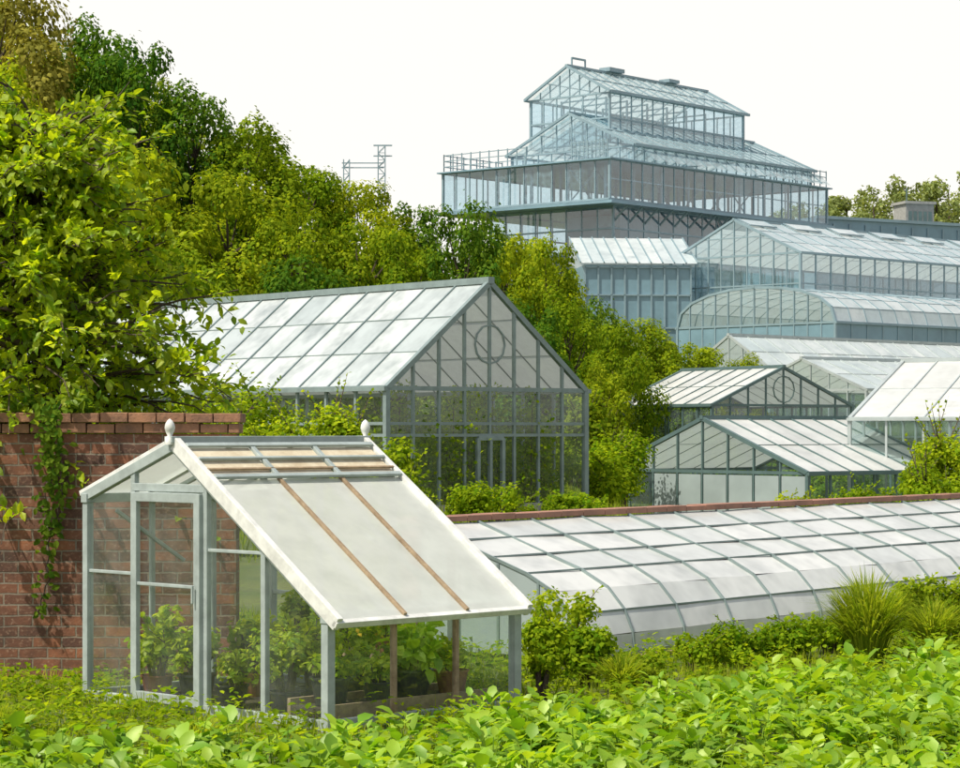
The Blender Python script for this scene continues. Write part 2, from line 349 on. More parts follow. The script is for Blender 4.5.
bl=[
 (-6.4,60,3.7,3.4,'leaf_bush',6000,.13),(-4.9,57,3.3,2.6,'leaf_bush',5000,.12),(-3.2,55,3.5,2.1,'leaf_bush',5000,.12),(-2.1,58,2.5,1.9,'leaf_bush',3500,.12),
 (-8.2,58,3.0,3.0,'leaf_dark',4000,.13),(-10,62,3.4,3.4,'leaf_bush',5000,.14),(-3.9,50,1.9,2.2,'leaf_bush',3500,.11),(-2.4,48,1.3,1.8,'leaf_bush',2600,.10),(-1.0,46,.9,1.8,'leaf_bush',2200,.10),
 (-5.4,48,2.1,2.2,'leaf_bush',3500,.11),(.2,60,1.2,2.4,'leaf_bush',2500,.11),(2.2,62,1.0,2.6,'leaf_bush',2500,.11),
 (3.9,78,2.2,2.4,'leaf_bush',3000,.14),(4.9,84,3.0,2.6,'leaf_bush',3000,.14),(4.3,92,4.2,3.2,'leaf_hill',3500,.2),
 (11.55,60,3.75,1.9,'leaf_bush',6000,.12),(10.95,62,2.9,1.7,'leaf_bush',4500,.12),(12.4,63,3.9,2.2,'leaf_bush',5000,.12),(10.2,66,1.7,1.8,'leaf_bush',2500,.12),(9.4,72,1.5,1.8,'leaf_bush',2400,.12),
 (12.2,74,1.9,2.2,'leaf_bush',3000,.12),(8.4,68,.9,1.8,'leaf_dark',2000,.12),(5.6,66,.8,2.2,'leaf_bush',2200,.12),(7,64,.8,2.2,'leaf_bush',2200,.12),
 (14.5,96,2.6,3,'leaf_bush',2500,.16),(13.2,100,2.4,3,'leaf_bush',2500,.16),
 (.95,23.4,.62,.75,'leaf_bush',2200,.06),(.56,22.3,.85,.5,'leaf_bush',2200,.055),(.85,24.6,.9,.7,'leaf_bush',2400,.06),(2.25,24.6,.42,.7,'leaf_bush',1500,.05),(2.7,25.4,.5,.8,'leaf_bush',1800,.05),
 (3.3,26.0,.5,.9,'leaf_bush',2200,.055),(3.95,26.9,.5,.9,'leaf_bush',2200,.055),(5.3,28.6,.8,1.0,'leaf_bush',2400,.06),(5.75,28.6,1.0,.9,'leaf_bush',2400,.06),(1.6,23.6,.35,.6,'leaf_bush',1200,.05)]
for i,(X,Y,h_,w_,mt,n_,lf) in enumerate(bl): bush('shrub',X,Y,h_,w_,mt,n_,lf,i)

# ------------------------------------------------------------------ greenhouse builder
def greenhouse(name,loc,ang,W,L,he,hr,nW=6,nL=8,fw=.07,roof='roof_mid',wall='glass_mid',frame='frame_lt',arc=False,trans=(.5,),purl=2,plinth=.3,
               plinthmat='concrete',solid_walls=None,ridge_cap=.16,fan=False,vents=False,doors=False,extra_rows=0):
    P=empty(name,loc,ang); F=MB(); G=MB(); R=MB(); S=MB()
    if arc: prof=[(W*(.5-.5*math.cos(math.pi*i/10)),he+(hr-he)*math.sin(math.pi*i/10)**.8) for i in range(11)]
    else:
        prof=[]
        for k in range(purl+1): t=k/(purl+1); prof.append((W*.5*t,he+(hr-he)*t))
        prof.append((W*.5,hr))
        for k in range(1,purl+2): t=k/(purl+1); prof.append((W*.5*(1+t),hr-(hr-he)*t))
    def rz(x):
        for (a,b),(c,d) in zip(prof,prof[1:]):
            if a-1e-6<=x<=c+1e-6: return b+(d-b)*(x-a)/(c-a+1e-9)
        return he
    for a,b in (((0,0),(W,0)),((W,0),(W,L)),((W,L),(0,L)),((0,L),(0,0))):
        S.beam((*a,plinth/2-.5),(*b,plinth/2-.5),fw*2.2,plinth+1.0)
    for y in (0,L):
        for i in range(nW+1):
            x=W*i/nW; F.beam((x,y,plinth),(x,y,rz(x)),fw*(1.6 if i in(0,nW) else .8),fw*(1.6 if i in(0,nW) else 1.0))
        zs=[plinth]+[plinth+(he-plinth)*t for t in trans]+[he]
        for z in zs[1:]: F.beam((0,y,z),(W,y,z),fw*.9,fw*(1.3 if z==he else .9))
        for e in range(extra_rows):
            z=he+(hr-he)*(e+1)/(extra_rows+1); t=(z-he)/(hr-he); F.beam((W*.5*t,y,z),(W*(1-.5*t),y,z),fw*.7)
        for i in range(nW):
            x0=W*i/nW; x1=W*(i+1)/nW; mid=solid_walls
            for z0,z1 in zip(zs,zs[1:]):
                j=random.uniform(-.006,.006)
                (G if not (mid and z1<=he+.01) else S).poly([(x0,y+j,z0),(x1,y-j,z0),(x1,y-j,z1),(x0,y+j,z1)])
            xm=[x0]+[p[0] for p in prof if x0+1e-4<p[0]<x1-1e-4]+[x1]
            G.poly([(x0,y,he),(x1,y,he)]+[(x,y,max(rz(x),he+.001)) for x in reversed(xm)])
        for a,b in zip(prof,prof[1:]): F.beam((a[0],y,a[1]),(b[0],y,b[1]),fw*1.6,fw*1.6)
        if fan:
            cx=W/2; cz=he+(hr-he)*.42; n=12; r=W*.075
            for q in range(n):
                a0=math.pi*2*q/n;a1=math.pi*2*(q+1)/n
                F.beam((cx+r*math.cos(a0),y-.03,cz+r*math.sin(a0)),(cx+r*math.cos(a1),y-.03,cz+r*math.sin(a1)),fw*.5)
    for x in (0,W):
        zs=[plinth]+[plinth+(he-plinth)*t for t in trans]+[he]
        for i in range(nL+1):
            y=L*i/nL
            if 0<i<nL: F.beam((x,y,plinth),(x,y,he),fw*.8,fw)
        for z in zs[1:]: F.beam((x,0,z),(x,L,z),fw*.9,fw*(1.6 if z==he else .9))
        for i in range(nL):
            y0=L*i/nL;y1=L*(i+1)/nL
            for z0,z1 in zip(zs,zs[1:]):
                j=random.uniform(-.006,.006); (S if solid_walls else G).poly([(x+j,y0,z0),(x-j,y1,z0),(x-j,y1,z1),(x+j,y0,z1)])
    for a,b in zip(prof,prof[1:]):
        for i in range(nL):
            y0=L*i/nL;y1=L*(i+1)/nL; j=random.uniform(-.012,.012)
            R.poly([(a[0],y0,a[1]+j),(b[0],y0,b[1]-j),(b[0],y1,b[1]-j),(a[0],y1,a[1]+j)])
    for i in range(nL+1):
        y=L*i/nL
        for a,b in zip(prof,prof[1:]):
            F.beam((a[0],y,a[1]+.02),(b[0],y,b[1]+.02),fw*.5,fw*.7)
    for a in prof[1:-1]:
        if not arc and abs(a[0]-W/2)<.01: continue
        F.beam((a[0],0,a[1]+.015),(a[0],L,a[1]+.015),fw*.32,fw*.32)
    if ridge_cap: F.beam((W/2,-fw,hr+ridge_cap*.3),(W/2,L+fw,hr+ridge_cap*.3),ridge_cap*1.2,ridge_cap)
    for x,sg in ((0,-1),(W,1)): F.beam((x+sg*fw,-fw,he-.02),(x+sg*fw,L+fw,he-.02),fw*1.3,fw*1.3)
    if vents:
        for i in range(0,nL-1,3):
            y0=L*(i+.15)/nL;y1=L*(i+1.85)/nL
            s=(hr-he)/(W/2); x=W/2
            for sgn in (-1,1):
                a=(x+sgn*.08,y0,hr+.10); b=(x+sgn*W*.11,y0,hr-s*W*.11+.16)
                R.poly([a,(a[0],y1,a[2]),(b[0],y1,b[2]),b]); F.beam(b,(b[0],y1,b[2]),fw*.7); F.beam(a,b,fw*.6); F.beam((a[0],y1,a[2]),(b[0],y1,b[2]),fw*.6)
    if doors:
        x0=W*.5-W/nW*.5; x1=W*.5+W/nW*.5
        F.beam((x0,-.05,plinth+2.0),(x1,-.05,plinth+2.0),fw*1.3); F.beam((x0,-.05,plinth),(x0,-.05,plinth+2),fw*1.2); F.beam((x1,-.05,plinth),(x1,-.05,plinth+2),fw*1.2); F.beam(((x0+x1)/2,-.05,plinth),((x0+x1)/2,-.05,plinth+2),fw*1.0)
    F.obj('frame',frame,P); G.obj('wall_glazing',wall,P); R.obj('roof_glazing',roof,P); S.obj('plinth',plinthmat,P)
    return P
def A(x,y): return math.atan2(y,x)
def inside_plants(name,parent,x0,x1,y0,y1,n,h,mat='leaf_bush',leaf=.14,seed=5,cnt=380):
    global rng; rng=np.random.default_rng(seed); ta=TA()
    for i in range(n):
        c=np.array([rng.uniform(x0,x1),rng.uniform(y0,y1),0]); hh=h*rng.uniform(.5,1.1)
        ta.tube([c,c+[0,0,hh*.5],c+[.05,0,hh*.9]],[.03,.02,.01],4,1)
        pos=c+np.stack([rng.normal(size=cnt)*.3,rng.normal(size=cnt)*.3,hh*rng.uniform(.05,1,cnt)],1)
        scatter(ta,pos,sph(cnt),sph(cnt)+[0,0,.8],leaf*rng.uniform(.6,1.3,cnt))
    return ta.obj(name,[mat,'bark'],False,parent)
big=greenhouse('large_greenhouse',(-2.75,70.6,0),A(.768,.64),7.9,27,3.74,7.0,8,18,.10,'roof_mid','glass','frame_big',purl=2,trans=(.60,.70),fan=True,plinth=.25,ridge_cap=.2,extra_rows=0,doors=True)
inside_plants('crop_plants',big,.6,7.2,1.5,16,70,2.9)
inside_plants('climbing_plants',big,.4,7.3,.35,1.4,30,3.7,seed=9)
def gh_right(name,cx,cy,cz,dirr,W,L,**kw):
    """near corner (cx,cy); ridge runs along dirr (right/back), gable runs to the left/back"""
    dx,dy=dirr; n=math.hypot(dx,dy); dx/=n; dy/=n
    return greenhouse(name,(cx-dy*W,cy+dx*W,cz),A(dy,-dx),W,L,**kw)
gA=gh_right('greenhouse',10.93,80,-.9,(.78,.62),10.1,7.6,he=1.95,hr=3.8,nW=8,nL=7,fw=.085,roof='roof_white',wall='glass_mid',frame='frame_dk',trans=(),purl=1,plinth=.2,ridge_cap=.14)
inside_plants('crop_plants',gA,.6,9.4,.5,6.5,14,1.3,seed=12)
pm=MB()
for i in range(2,8): pm.box((10.1*i/8+.07,-.03,.22),(10.1*(i+1)/8-.07,.03,1.85))
pm.obj('gable_panels','panel_lt',gA)
gB=greenhouse('greenhouse',(10.15,105,-.9),A(.85,.53),8,7.5,4.5,6.2,8,7,.08,'roof_white','glass_mid','frame_dk',trans=(.5,),purl=1,ridge_cap=.14,fan=True)
inside_plants('crop_plants',gB,.6,7.4,.5,6.5,24,4,seed=13,leaf=.2)
W=14; gC=greenhouse('greenhouse',(13.1+W*.43,85+W*.9,-.9),A(-.43,-.9),W,16,3.8,6.0,8,12,.08,'roof_white','glass_mid','frame_lt',purl=1,ridge_cap=.16)
inside_plants('crop_plants',gC,.8,13,.8,15,50,2.6,seed=14,leaf=.2,cnt=260)
gD2=gh_right('greenhouse',19.0,118,-.5,(.8,.6),9,16,he=5.0,hr=6.6,nW=7,nL=12,fw=.08,roof='roof_far',frame='frame_lt',purl=1)
gD=gh_right('greenhouse',16.3,135,2.0,(.72,.69),6,40,he=4.0,hr=5.9,nW=6,nL=26,fw=.09,roof='roof_far',frame='frame_lt',purl=1)
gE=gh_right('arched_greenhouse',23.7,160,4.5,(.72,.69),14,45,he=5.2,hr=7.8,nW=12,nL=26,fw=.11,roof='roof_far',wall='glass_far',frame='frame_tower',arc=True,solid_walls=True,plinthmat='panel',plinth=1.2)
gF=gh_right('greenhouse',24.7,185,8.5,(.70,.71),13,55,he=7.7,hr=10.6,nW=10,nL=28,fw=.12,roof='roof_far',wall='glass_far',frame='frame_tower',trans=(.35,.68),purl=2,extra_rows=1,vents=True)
def floors(parent,W,L,zs,nx=3,ny=6,mat='frame_tower'):
    f=MB()
    for z in zs: f.box((.4,.4,z-.12),(W-.4,L-.4,z+.12))
    for i in range(nx+1):
        for j in range(ny+1): f.beam((.5+(W-1)*i/nx,.5+(L-1)*j/ny,0),(.5+(W-1)*i/nx,.5+(L-1)*j/ny,zs[-1] if zs else 5),.22)
    f.obj('floors_and_columns',mat,parent)
floors(gF,13,55,[3.6],3,12)
sh=empty('lean_to_shed',(8.3,190,8),A(.97,.1)); f=MB(); r=MB(); g=MB()
f.box((0,0,0),(8.5,6,7.6))
for i in range(10):
    x0=-.4+.94*i; r.poly([(x0,-.4,7.7),(x0+.94,-.4,7.7),(x0+.94,6.2,10.2),(x0,6.2,10.2)])
r.poly([(-.4,6.2,10.2),(9,6.2,10.2),(9,6.2,7.7),(-.4,6.2,7.7)])
for i in range(11):
    x=-.4+9.4*i/10; g.beam((x,-.42,7.76),(x,6.2,10.26),.09)
for i in range(9): g.beam((8.5*i/8,-.06,0),(8.5*i/8,-.06,7.6),.14)
for z in (2.6,5.2,7.4): g.beam((0,-.07,z),(8.5,-.07,z),.12)
f.obj('walls','panel',sh); r.obj('roof','roof_far',sh); g.obj('ribs','frame_tower',sh)

# ------------------------------------------------------------------ tiered tower conservatory
TW=empty('tiered_glass_conservatory',(10.8,200,0),A(.65,.76))
F=MB();G=MB();R=MB();S=MB()
def boxtier(x0,x1,y0,y1,z0,z1,nx,ny,nz,fw=.2,g=True,diag=False):
    for z in [z0+(z1-z0)*k/nz for k in range(nz+1)]:
        for a,b in (((x0,y0),(x1,y0)),((x1,y0),(x1,y1)),((x1,y1),(x0,y1)),((x0,y1),(x0,y0))): F.beam((*a,z),(*b,z),fw,fw)
    for i in range(nx+1):
        x=x0+(x1-x0)*i/nx
        for y in (y0,y1): F.beam((x,y,z0),(x,y,z1),fw*(1.3 if i in(0,nx) else .65))
    for i in range(1,ny):
        y=y0+(y1-y0)*i/ny
        for x in (x0,x1): F.beam((x,y,z0),(x,y,z1),fw*.65)
    if g:
        for k in range(nz):
            a=z0+(z1-z0)*k/nz;b=z0+(z1-z0)*(k+1)/nz
            for i in range(nx):
                p=x0+(x1-x0)*i/nx;q=x0+(x1-x0)*(i+1)/nx
                for y in (y0,y1): G.poly([(p,y,a),(q,y,a),(q,y,b),(p,y,b)])
            for i in range(ny):
                p=y0+(y1-y0)*i/ny;q=y0+(y1-y0)*(i+1)/ny
                for x in (x0,x1): G.poly([(x,p,a),(x,q,a),(x,q,b),(x,p,b)])
    if diag:
        for i in range(0,nx):
            p=x0+(x1-x0)*i/nx;q=x0+(x1-x0)*(i+1)/nx
            F.beam((p,y0-.1,z0),(q,y0-.1,z1),fw*.6); F.beam((q,y0-.14,z0),(p,y0-.14,z1),fw*.6)
def gable_roof(x0,x1,y0,y1,ze,zr,n,m,fw=.15,ov=.4):
    ym=(y0+y1)/2
    for i in range(n):
        p=x0-ov+(x1-x0+2*ov)*i/n;q=x0-ov+(x1-x0+2*ov)*(i+1)/n
        for k in range(m):
            t0=k/m;t1=(k+1)/m
            for ya,s in ((y0-ov,1),(y1+ov,-1)):
                j=random.uniform(-.02,.02)
                R.poly([(p,ya+(ym-ya)*t0,ze+(zr-ze)*t0+j),(q,ya+(ym-ya)*t0,ze+(zr-ze)*t0-j),(q,ya+(ym-ya)*t1,ze+(zr-ze)*t1-j),(p,ya+(ym-ya)*t1,ze+(zr-ze)*t1+j)])
    for i in range(n+1):
        p=x0-ov+(x1-x0+2*ov)*i/n
        for ya in (y0-ov,y1+ov): F.beam((p,ya,ze+.05),(p,ym,zr+.05),fw*(.7 if 0<i<n else 1.4))
    for k in range(0,m+1):
        t=k/m
        for ya in (y0-ov,y1+ov): F.beam((x0-ov,ya+(ym-ya)*t,ze+(zr-ze)*t+.06),(x1+ov,ya+(ym-ya)*t,ze+(zr-ze)*t+.06),fw*(.5 if 0<k else 1.5))
    F.beam((x0-ov-.1,ym,zr+.12),(x1+ov+.1,ym,zr+.12),.28,.2)
    for x in (x0,x1):
        G.poly([(x,y0,ze),(x,y1,ze),(x,ym,zr)])
        for k in range(1,8):
            y=y0+(y1-y0)*k/8; z=zr-(zr-ze)*abs(y-ym)/((y1-y0)/2); F.beam((x,y,ze),(x,y,z),fw*.6)
boxtier(3,30,1.5,15.5,9,17.6,16,9,3,.16,True,False)
S.box((6,5,9),(27,12,17.2))
for z in (12,15,17.4): S.box((3.3,1.8,z-.12),(29.7,15.2,z+.12))
boxtier(1.8,32,1.0,14.5,17.6,21.4,14,8,2,.14,True,False)
for i in range(7,14):
    p=1.8+30.2*i/14;q=1.8+30.2*(i+1)/14; F.beam((p,.9,17.6),(q,.9,21.4),.1); F.beam((q,.86,17.6),(p,.86,21.4),.1)
S.box((8,5,17.5),(26,11,21.3))
for i in range(15):
    x=2+30*i/14; F.beam((x,1.2,20.0),(x,-.4,21.4),.14)
S.box((-.5,-.6,21.4),(34,19,21.65))
boxtier(0,33.5,0,18.5,21.8,25.1,22,12,1,.15,True)
for i in range(22): F.beam((33.5*i/22,.05,23.5),(33.5*(i+1)/22,.05,23.5),.09)
S.box((-.4,-.4,25.1),(33.9,18.9,25.22))
for x in range(2,33,4):
    for y in range(2,18,4): F.beam((x,y,21.8),(x,y,25.1),.18)
for x in range(2,30,4):
    F.beam((x,6,21.8),(x+4,6,25.1),.09); F.beam((x+4,6,21.8),(x,6,25.1),.09)
for a,b in (((0,18.4),(0,9)),((0,18.4),(8,18.4)),((24,0),(33.4,0)),((0,0.2),(0,4))):
    for z in (25.7,26.2,26.7): F.beam((*a,z),(*b,z),.07)
    n=9
    for k in range(n+1): F.beam((a[0]+(b[0]-a[0])*k/n,a[1]+(b[1]-a[1])*k/n,25.3),(a[0]+(b[0]-a[0])*k/n,a[1]+(b[1]-a[1])*k/n,26.8),.08)
boxtier(4,31.5,.5,13.9,25.3,26.6,18,9,1,.14,True); gable_roof(4,31.5,.5,13.9,26.6,29.8,18,2)
for i in range(18):
    x0=5+27.8*i/18;x1=5+27.8*(i+1)/18; R.poly([(x0,-.9,25.35),(x1,-.9,25.35),(x1,.45,26.5),(x0,.45,26.5)]); F.beam((x0,-.9,25.4),(x0,.45,26.55),.1)
boxtier(6,26.4,4.6,13.4,27.4,31.7,13,6,2,.15,True); gable_roof(6,26.4,4.6,13.4,31.7,34.3,13,2)
for x in range(8,26,3):
    for y in (6.5,11.5): F.beam((x,y,28),(x,y,31.7),.14)
    F.beam((x,6.5,31.6),(x,11.5,31.6),.12)
F.box((11,8.4,34.5),(13.2,9.6,34.85)); F.box((20,8.4,34.5),(21.6,9.6,34.8)); F.beam((6.3,9,34.4),(6.3,9,35.2),.12); F.beam((8.2,9,34.4),(8.2,9,35.2),.12); F.beam((6.3,9,35.15),(8.2,9,35.15),.16)
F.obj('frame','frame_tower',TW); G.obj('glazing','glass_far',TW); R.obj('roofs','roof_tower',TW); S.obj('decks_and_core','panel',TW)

blk=empty('long_industrial_building',(33,235,12),A(.86,.5)); b=MB(); w=MB()
b.box((0,0,0),(70,14,11.4))
for i in range(36): w.beam((i*2,-.06,1),(i*2,-.06,10.8),.12)
for z in (11.35,8.5): w.beam((-.2,-.1,z),(70,-.1,z),.35,.3)
b.obj('walls','panel',blk); w.obj('trim','frame_tower',blk)
pr=empty('rooftop_plant_room',(46.5,262,23),.3); b=MB(); b.box((0,0,0),(3.4,3,4.2)); b.box((-.2,-.2,4.2),(3.6,3.2,4.5)); b.box((3.4,.4,0),(4.6,2.6,2.4))
for i in range(5): b.box((.3+i*.6,-.06,1.4),(.7+i*.6,-.01,3.4),1)
b.beam((.6,1,4.5),(.6,1,6),.12,m=1); b.obj('walls',['concrete','frame_dk'],pr)
g0=float(H(-11.4,205)); gn=empty('lattice_gantry',(-11.4,205,g0)); b=MB()
def lattice(x,y,z0,z1,w=.5):
    for a in (-1,1):
        for c in (-1,1): b.beam((x+a*w/2,y+c*w/2,z0),(x+a*w/2,y+c*w/2,z1),.07)
    z=z0; k=0
    while z<z1-.3:
        for c in (-1,1): b.beam((x-w/2*(-1)**k,y+c*w/2,z),(x+w/2*(-1)**k,y+c*w/2,z+.6),.05)
        b.beam((x-w/2,y-w/2,z),(x+w/2,y-w/2,z),.05); z+=.6;k+=1
lattice(0,0,0,25.6-g0,.5); lattice(3.0,0,0,26.8-g0,.6)
for z in (25.3,24.9): b.beam((-.4,0,z-g0),(3.2,0,z-g0),.09)
b.beam((2.3,0,26.8-g0),(3.9,0,26.8-g0),.12); b.beam((2.3,0,25.9-g0),(3.9,0,25.9-g0),.1)
b.obj('lattice_frame','frame_tower',gn)

# ------------------------------------------------------------------ long curved cold frame with low wall
BA=empty('long_curved_cold_frame',(1.06,25.5,0),A(.625,.78))
prof=[(0,.07),(.02,.28),(.13,.52),(.36,.76),(.72,.94),(1.2,1.10),(1.7,1.27),(2.2,1.44)]
LN=34; G=MB();F=MB();S=MB();E=MB()
for i in range(LN):
    for a,b_ in zip(prof,prof[1:]):
        j=random.uniform(-.010,.010); k=random.uniform(-.006,.006); G.poly([(i,a[0]+k,a[1]+j),(i+1,a[0]-k,a[1]-j),(i+1,b_[0]-k,b_[1]-j),(i,b_[0]+k,b_[1]+j)])
for i in range(LN+1):
    for a,b_ in zip(prof,prof[1:]): F.beam((i,a[0]-.004,a[1]+.008),(i,b_[0]-.004,b_[1]+.008),.022,.034)
for k in (2,4,5,6): F.beam((0,prof[k][0],prof[k][1]+.012),(LN,prof[k][0],prof[k][1]+.012),.014,.020)
F.beam((-.02,-.02,.07),(LN,-.02,.07),.05,.06)
E.poly([(0,p[0],p[1]) for p in prof]+[(0,2.2,.05)])
for y in (.55,1.1,1.65): F.beam((0,y,.05),(0,y,.86+.3*(y-.5)),.03)
S.box((-.05,-.12,-.2),(LN,-.05,.05),0); S.box((-.05,2.22,-.2),(LN,2.45,1.40),1)
x=-.1
while x<LN:
    S.box((x,2.18,1.455+random.uniform(-.004,.004)),(x+.44,2.48,1.52+random.uniform(-.006,.006)),2); x+=.45
G.obj('curved_glazing','barrel',BA); E.obj('end_glazing','panel_lt',BA); F.obj('ribs','frame_big',BA); S.obj('base_and_wall',['wood','brick','terra'],BA)

# ------------------------------------------------------------------ brick wall
BW=empty('brick_wall',(-2.45,24.1,0)); b=MB()
b.box((-12,0,-.3),(0,.34,2.46)); b.obj('brickwork','brick',BW)
c=MB()
for z0,ov,st in ((2.47,.035,0),(2.575,.075,.14)):
    x=-12+st
    while x<.03:
        j=random.uniform(-.008,.008); c.box((x,-ov+j,z0+random.uniform(-.003,.003)),(min(x+.272,.0+ov),.34+ov+j,z0+.095+random.uniform(-.006,.006))); x+=.284
c.obj('coping','copebrick',BW,bevel=.008)

# ------------------------------------------------------------------ small foreground greenhouse
SG=empty('small_garden_greenhouse',(-1.258,19.87,0),math.radians(45))
Fr=MB();Gl=MB();Rf=MB();Wd=MB();Bd=MB();So=MB()
LX=2.22;D=3.36;YR=2.05;ZR=2.34;E0=.94;E1=1.87
def rz(y): return E0+(ZR-E0)*y/YR if y<=YR else ZR+(E1-ZR)*(y-YR)/(D-YR)
for x in (0,LX):
    for y,t in ((0,.085),(D,.075)): Fr.beam((x,y,-.05),(x,y,rz(y)),t)
    for y in (.81,1.60,2.64): Fr.beam((x,y,-.03),(x,y,rz(y)),.055,.06)
    Fr.beam((x,0,.05),(x,D,.05),.06,.09)
    Fr.beam((x,-.03,rz(0)+.0),(x,YR,ZR+.02),.07,.10); Fr.beam((x,YR,ZR+.02),(x,D+.06,rz(D)),.07,.09)
    ys=[0,.81,1.6,2.05,2.64,D]
    for a,b_ in zip(ys,ys[1:]):
        Gl.poly([(x,a,.05),(x,b_,.05),(x,b_,rz(b_)),(x,a,rz(a))])
Fr.beam((LX,0,.9),(LX,D,.9),.04); Fr.beam((0,2.64,1.2),(0,D,1.2),.03); Fr.beam((0,.81,1.45),(0,1.6,1.45),.03); Fr.beam((0,1.6,1.985),(0,2.64,1.985),.06,.07)
for xx in (.74,1.48,LX-.03):
    Fr.beam((xx,.05,E0-.03),(xx,YR,ZR-.05),.04); Fr.beam((xx,YR,ZR-.05),(xx,D,E1-.05),.04)
Fr.beam((LX-.03,YR,1.55),(LX-.03,.9,1.05),.035); Fr.beam((1.1,D-.03,1.25),(.3,D-.03,1.75),.035)
for y in (0,D):
    Fr.beam((0,y,.05),(LX,y,.05),.07,.09); Fr.beam((-.05,y,rz(y)),(LX+.05,y,rz(y)),.09,.085)
    for k in (1,2): (Wd if y==0 else Fr).beam((LX*k/3,y,.08),(LX*k/3,y,rz(y)-.03),.045)
    for k in range(3): Gl.poly([(LX*k/3,y,.05),(LX*(k+1)/3,y,.05),(LX*(k+1)/3,y,rz(y)),(LX*k/3,y,rz(y))])
dy0,dy1=1.63,2.61
for y in (dy0,dy1): Fr.beam((-.045,y+(.035 if y==dy0 else -.035),.06),(-.045,y+(.035 if y==dy0 else -.035),1.94),.05,.085,up=(0,1,0))
for z in (.11,1.90): Fr.beam((-.045,dy0+.07,z),(-.045,dy1-.07,z),.05,.085)
Fr.beam((-.045,dy0+.07,1.12),(-.045,dy1-.07,1.12),.03,.03); Fr.beam((-.10,dy0+.05,.98),(-.10,dy0+.05,1.14),.02)
Fr.beam((-.08,YR,ZR+.075),(LX+.08,YR,ZR+.075),.11,.06)
sl=Vector((0,YR,ZR-E0)).normalized(); nn=Vector((0,-sl.z,sl.y))
def rp(x,t,o=.0):
    p=Vector((x,-.10+(YR+.10)*t,0)); p.z=E0+(ZR-E0)*p.y/YR; return p+nn*o
tb=.77
for k in range(3):
    x0=LX*k/3;x1=LX*(k+1)/3
    Rf.poly([rp(x0,0,.07),rp(x1,0,.07),rp(x1,tb,.07),rp(x0,tb,.07)])
    Bd.poly([rp(x0+.03,tb+.015,.085),rp(x1-.03,tb+.015,.085),rp(x1-.03,.95,.085),rp(x0+.03,.95,.085)])
for x in (LX/3,LX*2/3): Wd.beam(rp(x,.0,.085),rp(x,tb,.085),.036,.03,up=nn)
for x in (LX/3,LX*2/3): Fr.beam(rp(x,tb,.10),rp(x,.97,.10),.05,.03,up=nn)
for t,wd in ((tb,.05),(.875,.03)): Fr.beam(rp(0,t,.11),rp(LX,t,.11),wd,.03,up=nn)
Fr.beam(rp(0,.955,.11),rp(LX,.955,.11),.05,.03,up=nn)
Wd.beam(rp(0,.815,.105),rp(LX,.815,.105),.025,.02,up=nn)
Wh=MB()
for x in (-.02,LX+.02): Wh.beam(rp(x,-.01,.05),rp(x,1.0,.05),.06,.12,up=nn)
Wh.beam(rp(-.05,-.005,.045),rp(LX+.05,-.005,.045),.05,.06,up=nn)
for k in range(3):
    x0=LX*k/3;x1=LX*(k+1)/3; Rf.poly([(x0,YR,ZR+.06),(x1,YR,ZR+.06),(x1,D+.1,E1+.02),(x0,D+.1,E1+.02)])
    Wh.beam((x0,YR,ZR+.08),(x0,D+.1,E1+.04),.05)
Wh.beam((LX,YR,ZR+.08),(LX,D+.1,E1+.04),.06)
Fi=MB()
for x in (-.06,LX+.06):
    Fi.lathe((x,YR,ZR+.09),[(.04,-.06),(.045,0),(.02,.02),(.04,.06),(.047,.09),(.04,.125),(.022,.155),(.003,.17)],16)
So.box((.05,.05,.0),(LX-.05,D-.05,.035))
Be=MB()
Be.box((LX-.50,1.2,.40),(LX-.08,3.25,.44))
for y in (1.3,2.2,3.15):
    for x in (LX-.46,LX-.12): Be.beam((x,y,.03),(x,y,.40),.05)
Be.box((.12,.62,.036),(LX-.12,.66,.22)); Be.box((.12,.10,.036),(LX-.12,.13,.20)); So.box((.12,.135,.036),(LX-.12,.615,.16))
Fr.obj('frame','frame',SG,bevel=.005); Gl.obj('glazing','glass',SG); Rf.obj('roof_panels','roof_small',SG); Wd.obj('glazing_bars','wood',SG,bevel=.004)
Bd.obj('vent_boards','board',SG); Wh.obj('bargeboards','white',SG,bevel=.005); Fi.obj('finials','white',SG,smooth=True); So.obj('soil_floor','soil',SG); Be.obj('bench','wood',SG)
def loc2w(x,y): c=math.sqrt(.5); return (-1.258+c*(x-y),19.87+c*(x+y))
def pot(x,y,z,r,h,mat='pot',ph=.4,pw_=.35,seed=0,leaf=.06,n=260,lm='leaf_near',flowers=0):
    P=empty('potted_plant',(*loc2w(x,y),z)); b=MB()
    b.lathe((0,0,0),[(0.001,0),(r*.75,0),(r*.98,h*.92),(r*1.06,h*.92),(r*1.06,h),(r*.95,h),(r*.92,h*.88),(.001,h*.88)],20); b.obj('pot',mat,P)
    bush('foliage',0,0,ph,pw_,lm,n,leaf,seed,z0=h*.85,tv=LEAF_V,tt=LEAF_T,parent=P,flowers=flowers)
pot(.36,.38,.165,.17,.24,'pot',.26,.45,1,.07,320)
pot(.4,1.0,.035,.16,.2,'pot',.65,.6,5,.06,900)
pot(.9,.38,.165,.13,.16,'pot',.30,.36,2,.06)
pot(1.3,.38,.165,.19,.24,'pot',.50,.55,3,.14,150,'leaf_crop')
pot(1.8,.38,.165,.15,.2,'clay',.30,.38,4,.07)
pot(.8,1.1,.035,.16,.2,'pot',.75,.6,15,.07,700)
pot(.4,1.75,.035,.15,.2,'pot',.42,.4,6,.07)
pot(.4,2.25,.035,.17,.26,'pot',.5,.5,7,.08,350)
pot(.45,2.9,.035,.15,.2,'clay',.75,.5,8,.09,400)
pot(1.95,1.4,.44,.12,.15,'clay',.3,.3,9,.06,flowers=9)
